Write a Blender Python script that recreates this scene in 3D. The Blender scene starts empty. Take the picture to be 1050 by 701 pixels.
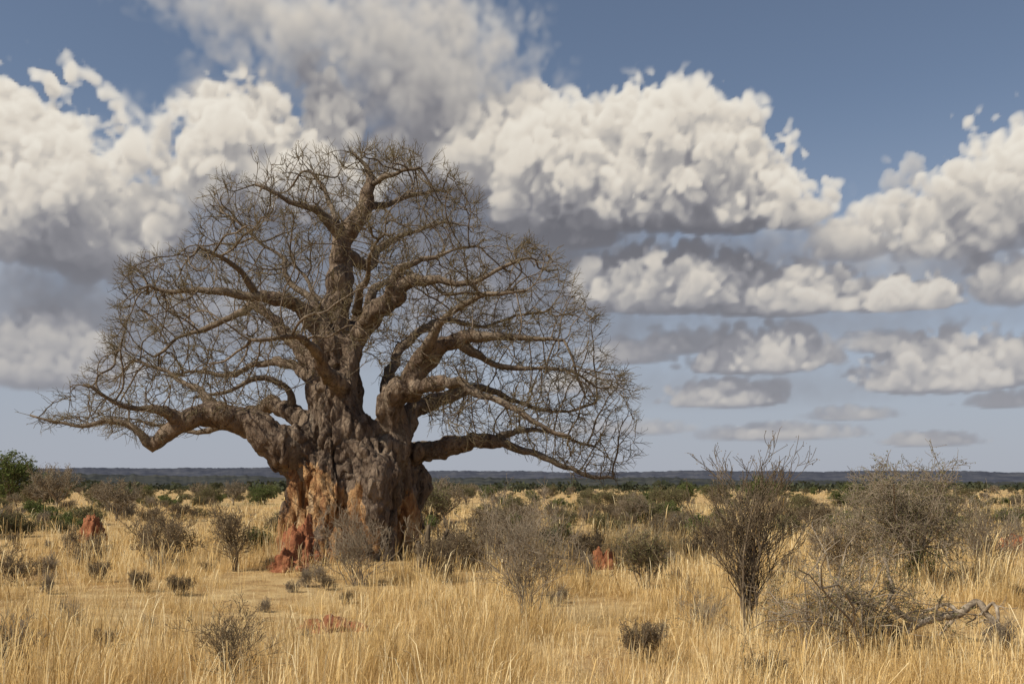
import bpy, math, numpy as np, time
from mathutils import Vector, kdtree, noise as mnoise
T0=time.time()
scene=bpy.context.scene
rng=np.random.default_rng(11)
F=1021.0; CX=525.0; HY=500.0; CAMH=2.5
TD=34.0

def gh(x,y):
    x=np.asarray(x,dtype=float); y=np.asarray(y,dtype=float)
    return (0.10*np.sin(x*0.21+1.3)*np.cos(y*0.17+0.4)+0.07*np.sin(x*0.33-y*0.29)+0.05*np.sin(y*0.41+2.0+x*0.1))
def S(a,b,dy=0.0,D=TD):
    """image pixel coordinates -> metres on a plane D+dy away from the viewpoint"""
    d=D+dy
    return np.array([(a-CX)/F*d, d, CAMH+(HY-b)/F*d])
def G(a,b):
    """ground spot"""
    d=CAMH*F/(b-HY)
    x=(a-CX)/F*d
    return np.array([x,d,float(gh(x,d))]), d/F

# ---------------------------------------------------------------- materials
def newmat(name):
    m=bpy.data.materials.new(name); m.use_nodes=True
    nt=m.node_tree; nt.nodes.clear()
    return m,nt
class NB:
    def __init__(s,nt): s.nt=nt
    def n(s,t,**k):
        nd=s.nt.nodes.new(t)
        for a,b in k.items(): setattr(nd,a,b)
        return nd
    def put(s,sock,v):
        if isinstance(v,bpy.types.NodeSocket): s.nt.links.new(v,sock)
        elif v is not None:
            if isinstance(v,(tuple,list)) and hasattr(sock,'default_value') and len(sock.default_value)==4 and len(v)==3: v=(*v,1)
            sock.default_value=v
    def m(s,op,a,b=None,c=None,clamp=False):
        nd=s.n('ShaderNodeMath',operation=op,use_clamp=clamp)
        s.put(nd.inputs[0],a); s.put(nd.inputs[1],b); s.put(nd.inputs[2],c)
        return nd.outputs[0]
    def ss(s,x,a,b,lo=0.0,hi=1.0):
        nd=s.n('ShaderNodeMapRange',interpolation_type='SMOOTHSTEP')
        s.put(nd.inputs[0],x); s.put(nd.inputs[1],a); s.put(nd.inputs[2],b); s.put(nd.inputs[3],lo); s.put(nd.inputs[4],hi)
        return nd.outputs[0]
    def mix(s,f,a,b,blend='MIX'):
        nd=s.n('ShaderNodeMixRGB',blend_type=blend)
        s.put(nd.inputs[0],f); s.put(nd.inputs[1],a); s.put(nd.inputs[2],b)
        return nd.outputs[0]
    def noise(s,vec,scale,detail=4,rough=.5,dist=0.0):
        nd=s.n('ShaderNodeTexNoise')
        s.put(nd.inputs['Vector'],vec); nd.inputs['Scale'].default_value=scale
        nd.inputs['Detail'].default_value=detail; nd.inputs['Roughness'].default_value=rough; nd.inputs['Distortion'].default_value=dist
        return nd.outputs[0]
    def ramp(s,f,stops):
        nd=s.n('ShaderNodeValToRGB'); s.put(nd.inputs[0],f)
        cr=nd.color_ramp
        while len(cr.elements)<len(stops): cr.elements.new(0.5)
        for e,(p,c) in zip(cr.elements,stops): e.position=p; e.color=(c[0],c[1],c[2],1)
        return nd.outputs[0]
    def coord(s,scale=(1,1,1),kind='Object'):
        tc=s.n('ShaderNodeTexCoord'); mp=s.n('ShaderNodeMapping')
        s.nt.links.new(tc.outputs[kind],mp.inputs[0]); mp.inputs['Scale'].default_value=scale
        return mp.outputs[0]
    def bsdf(s,col,rough=.9,bump=None,bstr=.5,bdist=.05,spec=.15):
        p=s.n('ShaderNodeBsdfPrincipled'); s.put(p.inputs['Base Color'],col); s.put(p.inputs['Roughness'],rough)
        p.inputs['Specular IOR Level'].default_value=spec
        if bump is not None:
            b=s.n('ShaderNodeBump'); b.inputs['Strength'].default_value=bstr; b.inputs['Distance'].default_value=bdist
            s.put(b.inputs['Height'],bump); s.nt.links.new(b.outputs[0],p.inputs['Normal'])
        o=s.n('ShaderNodeOutputMaterial'); s.nt.links.new(p.outputs[0],o.inputs[0]); return p

def mat_simple(name,stops,scale=3,bstr=.5,bdist=.03,detail=5,vs=(1,1,1)):
    m,nt=newmat(name); b=NB(nt); c=b.coord(vs)
    n1=b.noise(c,scale,detail,.6)
    if bstr>.25:
        n2=b.noise(c,scale*6,4,.6)
        b.bsdf(b.ramp(n1,stops),.92,b.m('ADD',n1,b.m('MULTIPLY',n2,.4)),bstr,bdist)
    else:
        d=b.n('ShaderNodeBsdfDiffuse'); b.put(d.inputs[0],b.ramp(n1,stops)); o=b.n('ShaderNodeOutputMaterial'); nt.links.new(d.outputs[0],o.inputs[0])
    return m

# baobab bark
M_bark,nt=newmat('baobab_bark'); b=NB(nt)
c=b.coord((1,1,.45))
n1=b.noise(c,1.6,5,.65,.4); n2=b.noise(c,9,5,.7,.5); n3=b.noise(c,4.5,5,.6,1.0)
col=b.ramp(n1,[(.3,(.095,.066,.048)),(.48,(.185,.135,.10)),(.62,(.28,.212,.156)),(.78,(.38,.30,.228))])
col=b.mix(b.ss(n2,.52,.7,0,.6),col,(.40,.325,.245))
col=b.mix(b.ss(n3,.49,.34,0,.85),col,(.055,.036,.027))
at=b.n('ShaderNodeAttribute'); at.attribute_name='exposed'
oc=b.ramp(b.noise(c,3.0,6,.7,.6),[(.3,(.13,.06,.032)),(.43,(.34,.175,.08)),(.56,(.52,.32,.155)),(.72,(.62,.47,.30))])
col=b.mix(b.ss(b.m('ADD',at.outputs['Fac'],b.m('MULTIPLY',b.m('SUBTRACT',n3,.5),1.4)),.42,.62),col,oc)
hgt=b.m('ADD',b.m('MULTIPLY',n1,.8),b.m('ADD',b.m('MULTIPLY',n2,.4),b.m('MULTIPLY',n3,.9)))
b.bsdf(col,.9,hgt,1.0,.24)
M_limb,nt=newmat('baobab_limb_bark'); b=NB(nt); c1=b.coord((1,1,1))
n1=b.noise(c1,1.3,4,.6); n2=b.noise(c1,12,4,.65)
b.bsdf(b.ramp(b.m('ADD',b.m('MULTIPLY',n1,.5),b.m('MULTIPLY',n2,.5)),[(.33,(.06,.045,.033)),(.48,(.14,.107,.079)),(.64,(.26,.21,.16))]),.9,n2,.7,.05)
M_twig=mat_simple('baobab_twig',[(.3,(.085,.067,.04)),(.5,(.16,.13,.08)),(.7,(.24,.195,.125))],.6,.1)
M_shrubbark=mat_simple('shrub_bark',[(.3,(.09,.067,.044)),(.5,(.155,.12,.083)),(.7,(.23,.185,.135))],1.5,.2)
M_greytwig=mat_simple('grey_twig',[(.3,(.17,.134,.095)),(.5,(.265,.218,.16)),(.7,(.36,.30,.235))],1.5,.2)
M_dead=mat_simple('dead_wood',[(.35,(.15,.115,.08)),(.5,(.29,.235,.175)),(.66,(.44,.37,.285))],6,.8,.05)
M_red=mat_simple('termite_earth',[(.3,(.15,.06,.032)),(.5,(.27,.105,.052)),(.7,(.38,.165,.085))],3,.9,.1)

def leafmat(name,a,bb,cc):
    m,nt=newmat(name); b=NB(nt)
    at=b.n('ShaderNodeAttribute'); at.attribute_name='tone'
    col=b.ramp(at.outputs['Fac'],[(.05,a),(.5,bb),(.95,cc)])
    d=b.n('ShaderNodeBsdfDiffuse'); t=b.n('ShaderNodeBsdfTranslucent'); mx=b.n('ShaderNodeMixShader'); mx.inputs[0].default_value=.3
    b.put(d.inputs[0],col); b.put(t.inputs[0],col)
    nt.links.new(d.outputs[0],mx.inputs[1]); nt.links.new(t.outputs[0],mx.inputs[2])
    o=b.n('ShaderNodeOutputMaterial'); nt.links.new(mx.outputs[0],o.inputs[0]); return m
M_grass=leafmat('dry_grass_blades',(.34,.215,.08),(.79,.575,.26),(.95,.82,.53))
M_leafg=leafmat('green_leaves',(.06,.078,.025),(.125,.155,.05),(.21,.235,.09))
M_leafo=leafmat('olive_leaves',(.095,.09,.04),(.175,.165,.075),(.27,.25,.125))
M_leafb=leafmat('dry_leaves',(.13,.10,.058),(.22,.17,.105),(.32,.255,.16))
M_leaffar=leafmat('distant_foliage',(.038,.045,.032),(.07,.08,.05),(.125,.13,.08))

# ---------------------------------------------------------------- mesh helpers
def mesh_obj(name,verts,faces_flat,starts,mats,matidx=None,tone=None,origin=(0,0,0),parent=None,smooth=True,attr='tone'):
    me=bpy.data.meshes.new(name+'_mesh')
    v=np.asarray(verts,dtype=np.float32)-np.asarray(origin,dtype=np.float32)
    me.vertices.add(len(v)); me.vertices.foreach_set('co',v.ravel())
    me.loops.add(len(faces_flat)); me.loops.foreach_set('vertex_index',np.asarray(faces_flat,dtype=np.int32))
    me.polygons.add(len(starts)); me.polygons.foreach_set('loop_start',np.asarray(starts,dtype=np.int32))
    for m in mats: me.materials.append(m)
    if matidx is not None: me.polygons.foreach_set('material_index',np.asarray(matidx,dtype=np.int32))
    me.update(calc_edges=True)
    if smooth: me.polygons.foreach_set('use_smooth',np.ones(len(starts),dtype=bool))
    if tone is not None:
        a=me.attributes.new(attr,'FLOAT','POINT'); a.data.foreach_set('value',np.asarray(tone,dtype=np.float32))
    o=bpy.data.objects.new(name,me); scene.collection.objects.link(o)
    if parent is not None: o.parent=parent
    else: o.location=origin
    return o
def empty(name,loc):
    e=bpy.data.objects.new(name,None); e.location=loc; scene.collection.objects.link(e); return e
class MB:
    """mesh accumulator"""
    def __init__(s): s.v=[];s.f=[];s.cnt=[];s.mi=[];s.t=[];s.n=0
    def add(s,v,f,mi=0,tone=None):
        v=np.asarray(v).reshape(-1,3); f=np.asarray(f)
        s.v.append(v); s.f.append((f+s.n).ravel()); s.cnt.append(np.full(len(f),f.shape[1])); s.mi.append(np.full(len(f),mi))
        s.t.append(np.full(len(v),.5) if tone is None else np.asarray(tone)); s.n+=len(v)
    def obj(s,name,mats,**k):
        cnt=np.concatenate(s.cnt); st=np.concatenate([[0],np.cumsum(cnt)[:-1]])
        return mesh_obj(name,np.concatenate(s.v),np.concatenate(s.f),st,mats,np.concatenate(s.mi),np.concatenate(s.t),**k)
def nrm(a): return a/np.maximum(np.linalg.norm(a,axis=-1,keepdims=True),1e-9)
def tubes(mb,P,R,sides=3,mi=0):
    """P[N,K,3] R[N,K] batch of tubes"""
    N,K=P.shape[:2]
    d=np.gradient(P,axis=1); d=nrm(d)
    ref=nrm(P[:,-1]-P[:,0]); h=np.where(np.abs(ref[:,2:3])<.8,np.array([[0,0,1.]]),np.array([[1.,0,0]]))
    h=np.repeat(h[:,None],K,1)
    u=nrm(np.cross(d,h)); w=np.cross(d,u)
    a=np.arange(sides)/sides*2*np.pi
    ring=P[:,:,None]+R[:,:,None,None]*(u[:,:,None]*np.cos(a)[:,None]+w[:,:,None]*np.sin(a)[:,None])
    base=(np.arange(N)*K*sides)[:,None,None]; k=(np.arange(K-1)*sides)[None,:,None]; s=np.arange(sides)[None,None]
    s2=(s+1)%sides
    q=np.stack([base+k+s,base+k+s2,base+k+sides+s2,base+k+sides+s],-1).reshape(-1,4)
    mb.add(ring.reshape(-1,3),q,mi)
def tube1(mb,P,R,sides=8,mi=0,cap=True):
    P=np.asarray(P,float);R=np.asarray(R,float);K=len(P)
    d=nrm(np.gradient(P,axis=0)); u=np.cross(d[0],[0.3,1,0.2]); u/=np.linalg.norm(u)
    a=np.arange(sides)/sides*2*np.pi; rings=[]
    for i in range(K):
        u=u-d[i]*np.dot(u,d[i]); u/=np.linalg.norm(u); w=np.cross(d[i],u)
        rings.append(P[i]+R[i]*(np.cos(a)[:,None]*u+np.sin(a)[:,None]*w))
    k=(np.arange(K-1)*sides)[:,None]; s=np.arange(sides)[None]; s2=(s+1)%sides
    q=np.stack([k+s,k+s2,k+sides+s2,k+sides+s],-1).reshape(-1,4)
    V=np.concatenate(rings); n0=mb.n; mb.add(V,q,mi)
    if cap:
        mb.f.append(n0+np.arange(sides)[::-1]); mb.cnt.append(np.array([sides])); mb.mi.append(np.array([mi]))
        mb.f.append(n0+(K-1)*sides+np.arange(sides)); mb.cnt.append(np.array([sides])); mb.mi.append(np.array([mi]))
def branch(P,R,m,L,ang,rg,up=.05,jit=.25,tmin=.25,rs=.55,K=4,tip=.35,flat=1.0,bias=None):
    N,K0=P.shape[:2]; idx=np.repeat(np.arange(N),m); n=len(idx)
    t=rg.uniform(tmin,.999,n)*(K0-1); i=t.astype(int); f=(t-i)[:,None]
    a=P[idx,i]; c=P[idx,i+1]; st=a*(1-f)+c*f
    r0=(R[idx,i]*(1-f[:,0])+R[idx,i+1]*f[:,0])*rs
    rd=nrm(rg.normal(size=(n,3))*[1,1,flat])
    bb=0 if bias is None else nrm(st-bias[0])*bias[1]
    d=nrm(nrm(c-a)*(1-ang)+rd*ang+[0,0,up]+bb)
    ln=L*rg.uniform(.55,1.35,n)*(1-.4*t/(K0-1))
    out=[st]; 
    for k in range(K-1):
        out.append(out[-1]+d*(ln/(K-1))[:,None]); d=nrm(d+rg.normal(size=(n,3))*jit+[0,0,up])
    RR=r0[:,None]*np.linspace(1,tip,K)[None]
    return np.stack(out,1),np.maximum(RR,.0015)
def leaves(mb,pts,size,rg,mi,per=1,spread=.05,horiz=0.0):
    pts=np.repeat(pts,per,0); n=len(pts); c=pts+rg.normal(size=(n,3))*spread
    u=nrm(rg.normal(size=(n,3))*[1,1,1-horiz]); w=nrm(np.cross(u,nrm(rg.normal(size=(n,3)))))
    s=(size*rg.uniform(.6,1.4,n))[:,None]
    V=np.stack([c-u*s,c+w*s*.5,c+u*s,c-w*s*.5],1)
    cl=np.array([mnoise.noise(Vector(p*1.6)) for p in c]) if n<60000 else 0
    tone=np.clip(.5+.5*cl+rg.normal(size=n)*.18,0,1)
    mb.add(V.reshape(-1,3),np.arange(n*4).reshape(-1,4),mi,np.repeat(tone,4))
def catmull(P,step=.22):
    P=np.asarray(P,float); Q=np.vstack([2*P[0]-P[1],P,2*P[-1]-P[-2]]); out=[]
    for i in range(1,len(Q)-2):
        n=max(2,int(np.linalg.norm(Q[i+1,:3]-Q[i,:3])/step)); t=(np.arange(n)/n)[:,None]
        a,b_,c_,d_=Q[i-1],Q[i],Q[i+1],Q[i+2]
        out.append(.5*((2*b_)+(-a+c_)*t+(2*a-5*b_+4*c_-d_)*t**2+(-a+3*b_-3*c_+d_)*t**3))
    out.append(P[-1:]); return np.vstack(out)

# ---------------------------------------------------------------- BAOBAB
base=np.array([S(360,500)[0],TD,float(gh(S(360,500)[0],TD))])
PX=TD/F
# (a,b,width,depth)
limbs=dict(
A=[(358,590,128,.0),(358,540,112,0),(352,500,92,.1),(346,455,72,.1),(343,400,56,.1),(345,350,47,.1),(348,310,33,0),(350,270,25,0),(356,242,21,0),(369,225,18,.1),(377,205,14,.2),(380,186,10,.3),(372,168,6,.2),(360,156,3,0)],
A2=[(352,250,15,0),(341,228,12,-.5),(320,212,8,-1),(296,204,6,-1.3),(270,192,4,-1.6),(246,190,3,-1.8)],
A3=[(377,210,10,.2),(394,212,8,.8),(424,198,6,1.4),(452,192,4,1.8),(480,208,3,2)],
A4=[(380,190,8,.3),(402,180,6,-.6),(430,170,4,-1.2),(450,165,2.5,-1.5)],
A5=[(345,228,8,-.4),(335,200,6,.3),(318,178,4,.8),(300,168,3,1)],
A6=[(354,262,15,.1),(378,268,12,1.2),(396,250,9,2),(420,238,6,2.6),(450,230,4,3),(482,222,3,3.4)],
B=[(346,372,38,-.2),(330,340,26,-.6),(310,316,18,-1),(284,306,13,-1.4),(250,300,10,-1.8),(215,299,8,-2),(182,302,6,-2),(152,293,4,-2),(128,284,3,-2)],
B2=[(326,335,16,-.6),(319,308,10,-.2),(296,286,7,.2),(288,262,5,.6),(262,244,4,1),(240,222,3,1.3)],
B3=[(262,301,8,-1.7),(240,272,6,-2.4),(215,258,4,-3),(186,250,3,-3.4)],
E=[(334,385,28,.6),(300,345,15,1.6),(268,318,11,2.4),(240,322,9,3),(212,338,7,3.2),(182,347,5,3.3),(158,366,4,3.3),(130,378,2.5,3.3)],
E2=[(330,400,22,.9),(300,375,12,2.4),(270,372,9,3.8),(235,385,7,4.6),(200,380,5,5),(160,392,3,5)],
Fl=[(345,500,68,-.3),(318,476,58,-.5),(292,458,44,-.8),(268,440,33,-1),(240,427,27,-1.3),(212,424,23,-1.5),(186,432,18,-1.7),(168,448,14,-1.8),(158,457,11,-1.9),(144,444,9,-2),(120,433,7,-2.1),(92,438,5.5,-2.2),(60,434,4,-2.3),(28,427,2.5,-2.4)],
F2=[(186,432,13,-1.7),(160,420,9,-2.4),(125,412,6,-3),(95,398,4.5,-3.4),(72,390,3,-3.6)],
F3=[(222,424,15,-1.4),(205,404,9,-.6),(180,385,6,.2),(150,372,4.5,.8),(112,360,3,1.2)],
G1=[(330,452,38,.9),(302,424,24,1.8),(272,418,16,2.8),(245,428,12,3.6),(215,440,8,4.2),(180,440,5,4.6),(150,432,4,4.8)],
G2=[(300,425,13,1.7),(290,395,8,1.3),(262,388,7,.9),(232,402,5,.6),(196,408,4,.4)],
H=[(354,372,30,-.2),(376,335,24,-.8),(398,308,18,-1.4),(420,292,13,-1.9),(446,284,9,-2.3),(480,291,6,-2.7),(516,272,5,-3),(556,262,3,-3.2)],
H2=[(398,308,13,-1.4),(412,275,9,-1.6),(440,262,6,-1.7),(475,256,4,-1.7),(510,248,3,-1.7)],
H3=[(358,350,20,.6),(376,312,13,1.6),(390,290,9,2.4),(420,280,6,3.2),(455,300,5,3.8),(500,300,4,4.2),(550,290,3,4.4)],
I=[(392,520,58,-.5),(398,478,48,-.8),(404,444,36,-1.1),(411,410,30,-1.4),(422,384,25,-1.7),(440,366,19,-2),(468,352,14,-2.3),(500,345,10,-2.6),(540,346,6,-2.9),(578,350,4,-3),(606,352,3,-3)],
I2=[(428,376,17,-1.8),(440,345,11,-2.6),(462,320,8,-3.3),(490,305,6,-3.8),(530,300,4,-4.2),(575,298,3,-4.4)],
I3=[(470,352,11,-2.3),(498,368,8,-2),(530,380,6,-1.7),(566,378,4,-1.5),(612,382,3,-1.4)],
J=[(410,540,50,.4),(414,500,42,.4),(424,470,30,.3),(450,462,22,.1),(480,455,17,-.2),(510,449,12,-.5),(536,461,9,-.8),(570,476,7,-1),(604,488,5,-1.1),(634,488,3,-1.2)],
J2=[(510,449,9,-.5),(540,440,6,.3),(575,446,5,.8),(610,456,4,1.1),(645,466,2.5,1.3)],
K=[(402,468,32,.9),(420,430,21,1.4),(444,412,17,2),(472,402,13,2.5),(500,402,9,3),(534,414,6,3.4),(572,421,4.5,3.7),(606,414,4,3.9),(640,404,2.5,4)],
K2=[(412,405,20,-1.2),(452,390,13,-2.9),(486,398,9,-4),(520,420,7,-4.7),(560,440,5,-5.1),(600,452,3,-5.3)],
L=[(400,452,28,.4),(398,405,17,1),(406,366,13,1.8),(428,340,10,2.6),(456,326,8,3.4),(490,335,5,4.2),(540,322,4,4.8),(586,318,3,5)],
Lb=[(366,320,12,-.2),(372,290,8,-1.2),(380,262,5,-2.2),(400,232,3.5,-3)],
Nf=[(350,400,22,-1.0),(330,372,12,-2.8),(312,350,8,-4),(290,345,6,-4.8),(255,350,4,-5.4),(220,345,3,-5.8)],
Nb=[(350,390,22,1.2),(350,352,14,3),(338,322,9,4.4),(322,300,7,5.2),(300,268,4,5.6)],
)
lob=[ # trunk flutes / buttresses
[(302,592,50,-.4),(306,540,42,-.6),(312,500,36,-.7),(324,455,30,-.5)],
[(336,592,50,-1.6),(338,540,44,-1.7),(340,490,34,-1.5),(342,440,26,-1.2),(345,400,22,-.9)],
[(376,560,36,-1.6),(380,515,42,-1.8),(384,490,44,-1.8),(380,462,34,-1.5),(370,430,24,-1)],
[(418,592,44,-.4),(416,545,36,-.4),(412,508,34,-.6),(408,470,30,-.9)],
[(396,592,30,-1.3),(396,560,22,-1.3),(394,530,20,-1.2)],
[(350,592,76,1.2),(352,500,60,1.1),(350,420,38,.8)],
[(392,592,46,1.0),(396,500,38,.9),(396,450,28,.7)],
[(398,500,20,-1.9),(404,484,18,-1.9),(404,470,14,-1.6)],
[(318,592,36,-1.4),(318,560,28,-1.4),(320,520,22,-1.3)],
[(360,490,30,-1.5),(358,440,24,-1.2),(356,400,20,-.8),(360,360,17,-.6)],
]
tree=empty('baobab_tree',base)
mbT=MB(); mbL=MB()
nodes=[];nrad=[]
for kidx,(key,L) in enumerate(limbs.items()):
    pts=np.array([list(S(a,b_,dy))+[w*.5*PX] for a,b_,w,dy in L])
    c=catmull(pts)
    n=len(c)
    for i in range(n):
        p=Vector(c[i,:3]); s=min(.38,.11+c[i,3]*.5)*(0.15 if c[i,3]>.8 else 1)*min(1,i/4)
        off=Vector((kidx*3.7,0,0))
        nv=np.array(mnoise.noise_vector(p*.75+off))+.6*np.array(mnoise.noise_vector(p*2.2+off))
        c[i,:3]+=nv*s
        c[i,3]*=1+.22*mnoise.noise(p*1.9+off)
        if c[i,3]<.22: c[i,3]*=max(.35,(c[i,3]/.22))**.3
    if key not in('A','Fl'):
        keep=np.nonzero(c[:,3]>.045)[0]; c=c[:keep[-1]+1]; n=len(c)
    c[:,3]=np.maximum(c[:,3],.018)
    nb=int((c[:,3]>.16).sum())
    if nb>3: tube1(mbT,c[:nb,:3],c[:nb,3],14)
    rr=c[:,3].copy(); rr[:max(nb-2,0)]*=.85
    tube1(mbL,c[:,:3],rr,8)
    for i in range(n):
        nodes.append(c[i,:3]); nrad.append(c[i,3])
for L in lob:
    c=catmull(np.array([list(S(a,b_,dy))+[w*.5*PX] for a,b_,w,dy in L]))
    tube1(mbT,c[:,:3],c[:,3],14)
raw=mbT.obj('trunk_raw',[M_bark])
md=raw.modifiers.new('r','REMESH'); md.mode='VOXEL'; md.voxel_size=.05
ms=raw.modifiers.new('s','SMOOTH'); ms.iterations=3; ms.factor=.5
dg=bpy.context.evaluated_depsgraph_get(); dg.update()
tm=bpy.data.meshes.new_from_object(raw.evaluated_get(dg))
bpy.data.objects.remove(raw)
nv=len(tm.vertices); co=np.empty(nv*3,np.float32); no=np.empty(nv*3,np.float32)
tm.vertices.foreach_get('co',co); tm.vertices.foreach_get('normal',no); co=co.reshape(-1,3); no=no.reshape(-1,3)
ex=np.zeros(nv,np.float32); disp=np.zeros(nv,np.float32)
cxw=base[0]
for i in range(nv):
    x,y,z=map(float,co[i]); 
    rad=math.hypot(x-cxw,y-TD); trunk=max(0,min(1,(3.2-rad)/1.2))*max(0,min(1,(9.5-z)/2))
    a=mnoise.noise(Vector((x*1.4,y*1.4,z*.28))); a2=mnoise.noise(Vector((x*3.4+5,y*3.4,z*.8)))
    b1=mnoise.noise(Vector((x*1.3,y*1.3,z*1.3+7))); c1_=mnoise.noise(Vector((x*6,y*6,z*4)))
    sm=min(1,max(.35,(6.5-z)/3))
    disp[i]=trunk*sm*(-.32*max(0,1-abs(a)*5)-.18*max(0,1-abs(a2)*5)+.15*a2+.14*b1)+(1-trunk)*(.08*b1)+.035*c1_+.045*mnoise.noise(Vector((x*2.8,y*2.8,z*2.8)))
    zz=z-float(base[2])
    lim=3.5+1.3*mnoise.noise(Vector((x*.8,y*.8,3)))+ (-1.0 if x>cxw+.9 else 0)
    e=max(0,min(1,(lim-zz)/1.0))*max(0,min(1,.72+.9*mnoise.noise(Vector((x*1.1,y*1.1,z*.45+3)))+(.22 if x<cxw+.2 else -.22)))
    ex[i]=e if rad<3.2 else 0
co2=co+no*disp[:,None]-base.astype(np.float32)
tm.vertices.foreach_set('co',co2.ravel())
at=tm.attributes.new('exposed','FLOAT','POINT'); at.data.foreach_set('value',ex)
tm.polygons.foreach_set('use_smooth',np.ones(len(tm.polygons),dtype=bool))
if not tm.materials: tm.materials.append(M_bark)
tr=bpy.data.objects.new('trunk',tm); scene.collection.objects.link(tr); tr.parent=tree
print('trunk verts',nv,time.time()-T0)

# crown volume
poly=np.array([(22,430),(48,415),(75,385),(108,360),(118,320),(122,280),(150,262),(196,250),(206,212),(232,180),(285,160),(335,150),(375,146),(425,152),(472,174),(498,208),(486,244),(530,240),(574,256),(592,298),(618,328),(622,362),(648,398),(658,455),(636,490),(575,480),(520,456),(470,448),(430,425),(400,400),(340,330),(300,400),(258,420),(200,425),(160,455),(100,440)],float)
def inpoly(x,y):
    c=np.zeros(len(x),bool); j=len(poly)-1
    for i in range(len(poly)):
        xi,yi=poly[i];xj,yj=poly[j]
        cond=((yi>y)!=(yj>y))&(x<(xj-xi)*(y-yi)/(yj-yi+1e-9)+xi); c^=cond; j=i
    return c
def sample(n):
    out=[]
    while sum(map(len,out))<n:
        a=rng.uniform(20,660,4000); b_=rng.uniform(145,492,4000)
        u=(a-345)/325; ym=6.8*np.sqrt(np.clip(1-u*u,0.05,1))*np.clip((b_-120)/120,.45,1)
        dy=rng.uniform(-1,1,4000)*ym
        lump=np.array([mnoise.noise(Vector((q*.021,w*.027,1+e*.35))) for q,w,e in zip(a,b_,dy)])
        sc=1.0+.5*np.clip(-lump-.02,0,1)
        k=inpoly(348+(a-348)*sc,340+(b_-340)*sc)
        rr=np.sqrt(((a-348)/150)**2+((b_-380)/150)**2+(dy/4.5)**2)
        k&=(rng.uniform(0,1,4000)<np.clip(rr*.8,.12,1)*np.clip(.52+lump*2.9,.03,1))
        d=TD+dy*.95
        P=np.stack([(a-CX)/F*d,d,CAMH+(HY-b_)/F*d],1)[k]; out.append(P)
    return np.vstack(out)[:n]
att=sample(6500); alive=np.ones(len(att),bool)
n_l=len(nodes); nodes=[np.array(p) for p in nodes]; ok=[r<.42 for r in nrad]
par=[-1]*n_l; dirs=[None]*n_l
STEP=.24
for it in range(110):
    idxs=[i for i in range(len(nodes)) if i>=n_l or ok[i]]
    kd=kdtree.KDTree(len(idxs))
    for i in idxs: kd.insert(nodes[i],i)
    kd.balance(); acc={}
    for j in np.nonzero(alive)[0]:
        p,i,dist=kd.find(att[j])
        if dist<.33: alive[j]=False; continue
        v=(att[j]-nodes[i])/dist
        if i in acc: acc[i][0]+=v; acc[i][1]+=1
        else: acc[i]=[v,1]
    if not acc: break
    for i,(v,nn) in acc.items():
        v=v/max(np.linalg.norm(v),1e-6)+rng.normal(size=3)*.38
        if dirs[i] is not None: v=v+dirs[i]*.45
        v/=np.linalg.norm(v)
        nodes.append(nodes[i]+v*STEP); par.append(i); dirs.append(v)
    if len(nodes)>34000: break
nn=len(nodes); P=np.array(nodes); print('colonised',nn,it,alive.sum(),time.time()-T0)
ch=[[] for _ in range(nn)]
for i in range(n_l,nn): ch[par[i]].append(i)
r=np.zeros(nn); EXP=2.1
for i in range(nn-1,n_l-1,-1):
    r[i]=max(.012,sum(r[c]**EXP for c in ch[i])**(1/EXP)) if ch[i] else .012
r=np.minimum(r,.14)
for i in range(n_l): r[i]=nrad[i]
mbB=MB(); cnt=0
for s0 in range(n_l,nn):
    p0=par[s0]
    if p0>=n_l:
        main=max(ch[p0],key=lambda c:r[c])
        if main==s0: continue
    chain=[p0,s0]; cur=s0
    while ch[cur]:
        cur=max(ch[cur],key=lambda c:r[c]); chain.append(cur)
    pts=P[chain].copy(); rr=r[chain].copy(); rr[0]=min(rr[0],rr[1]*1.25)
    if len(pts)>3: pts[1:-1]=(pts[:-2]+2*pts[1:-1]+pts[2:])/4
    tube1(mbB,pts,rr,5 if rr[1]>.03 else 3,cap=False); cnt+=1
print('chains',cnt,time.time()-T0)
# twigs
bias=(np.array([S(348,380)[0],TD,CAMH+3.5]),.45)
gi=np.arange(n_l,nn); isT=np.array([len(ch[i])==0 for i in gi]); pi_=np.array([par[i] for i in gi])
seg=np.stack([P[pi_],P[gi]],1); sr=np.stack([np.full(len(gi),.012)]*2,1)
keep=r[gi]<.05
T1,R1=branch(seg[isT],sr[isT],4,.70,.5,rng,up=.03,jit=.3,tmin=.4,rs=.85,K=4,tip=.45,bias=bias)
kk=keep&~isT&(rng.uniform(size=len(gi))<.75)
T2,R2=branch(seg[kk],sr[kk],1,.55,.7,rng,up=.05,jit=.32,tmin=.1,rs=.8,K=4,tip=.5,bias=bias)
T=np.concatenate([T1,T2]);R=np.concatenate([R1,R2])
lim_i=np.nonzero(np.array(nrad)<.13)[0]; lim_i=lim_i[:-1]
lseg=P[np.stack([lim_i,lim_i+1],1)]; okl=np.linalg.norm(lseg[:,0]-lseg[:,1],axis=1)<.6; lseg=lseg[okl]
T4,R4=branch(lseg,np.full((len(lseg),2),.014),2,.7,.75,rng,up=.08,jit=.3,tmin=.0,rs=.9,K=4,tip=.5,bias=bias)
T=np.concatenate([T,T4]);R=np.concatenate([R,R4])
tubes(mbB,T,R,3,1)
T3,R3=branch(T,R,1,.3,.6,rng,up=.06,jit=.3,tmin=.25,rs=.85,K=3,tip=.6)
tubes(mbB,T3,R3,3,1)
mbL.obj('limbs',[M_limb],origin=base,parent=tree)
mbB.obj('branches',[M_limb,M_twig],origin=base,parent=tree)
print('twigs',len(T),len(T3),time.time()-T0)

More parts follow.
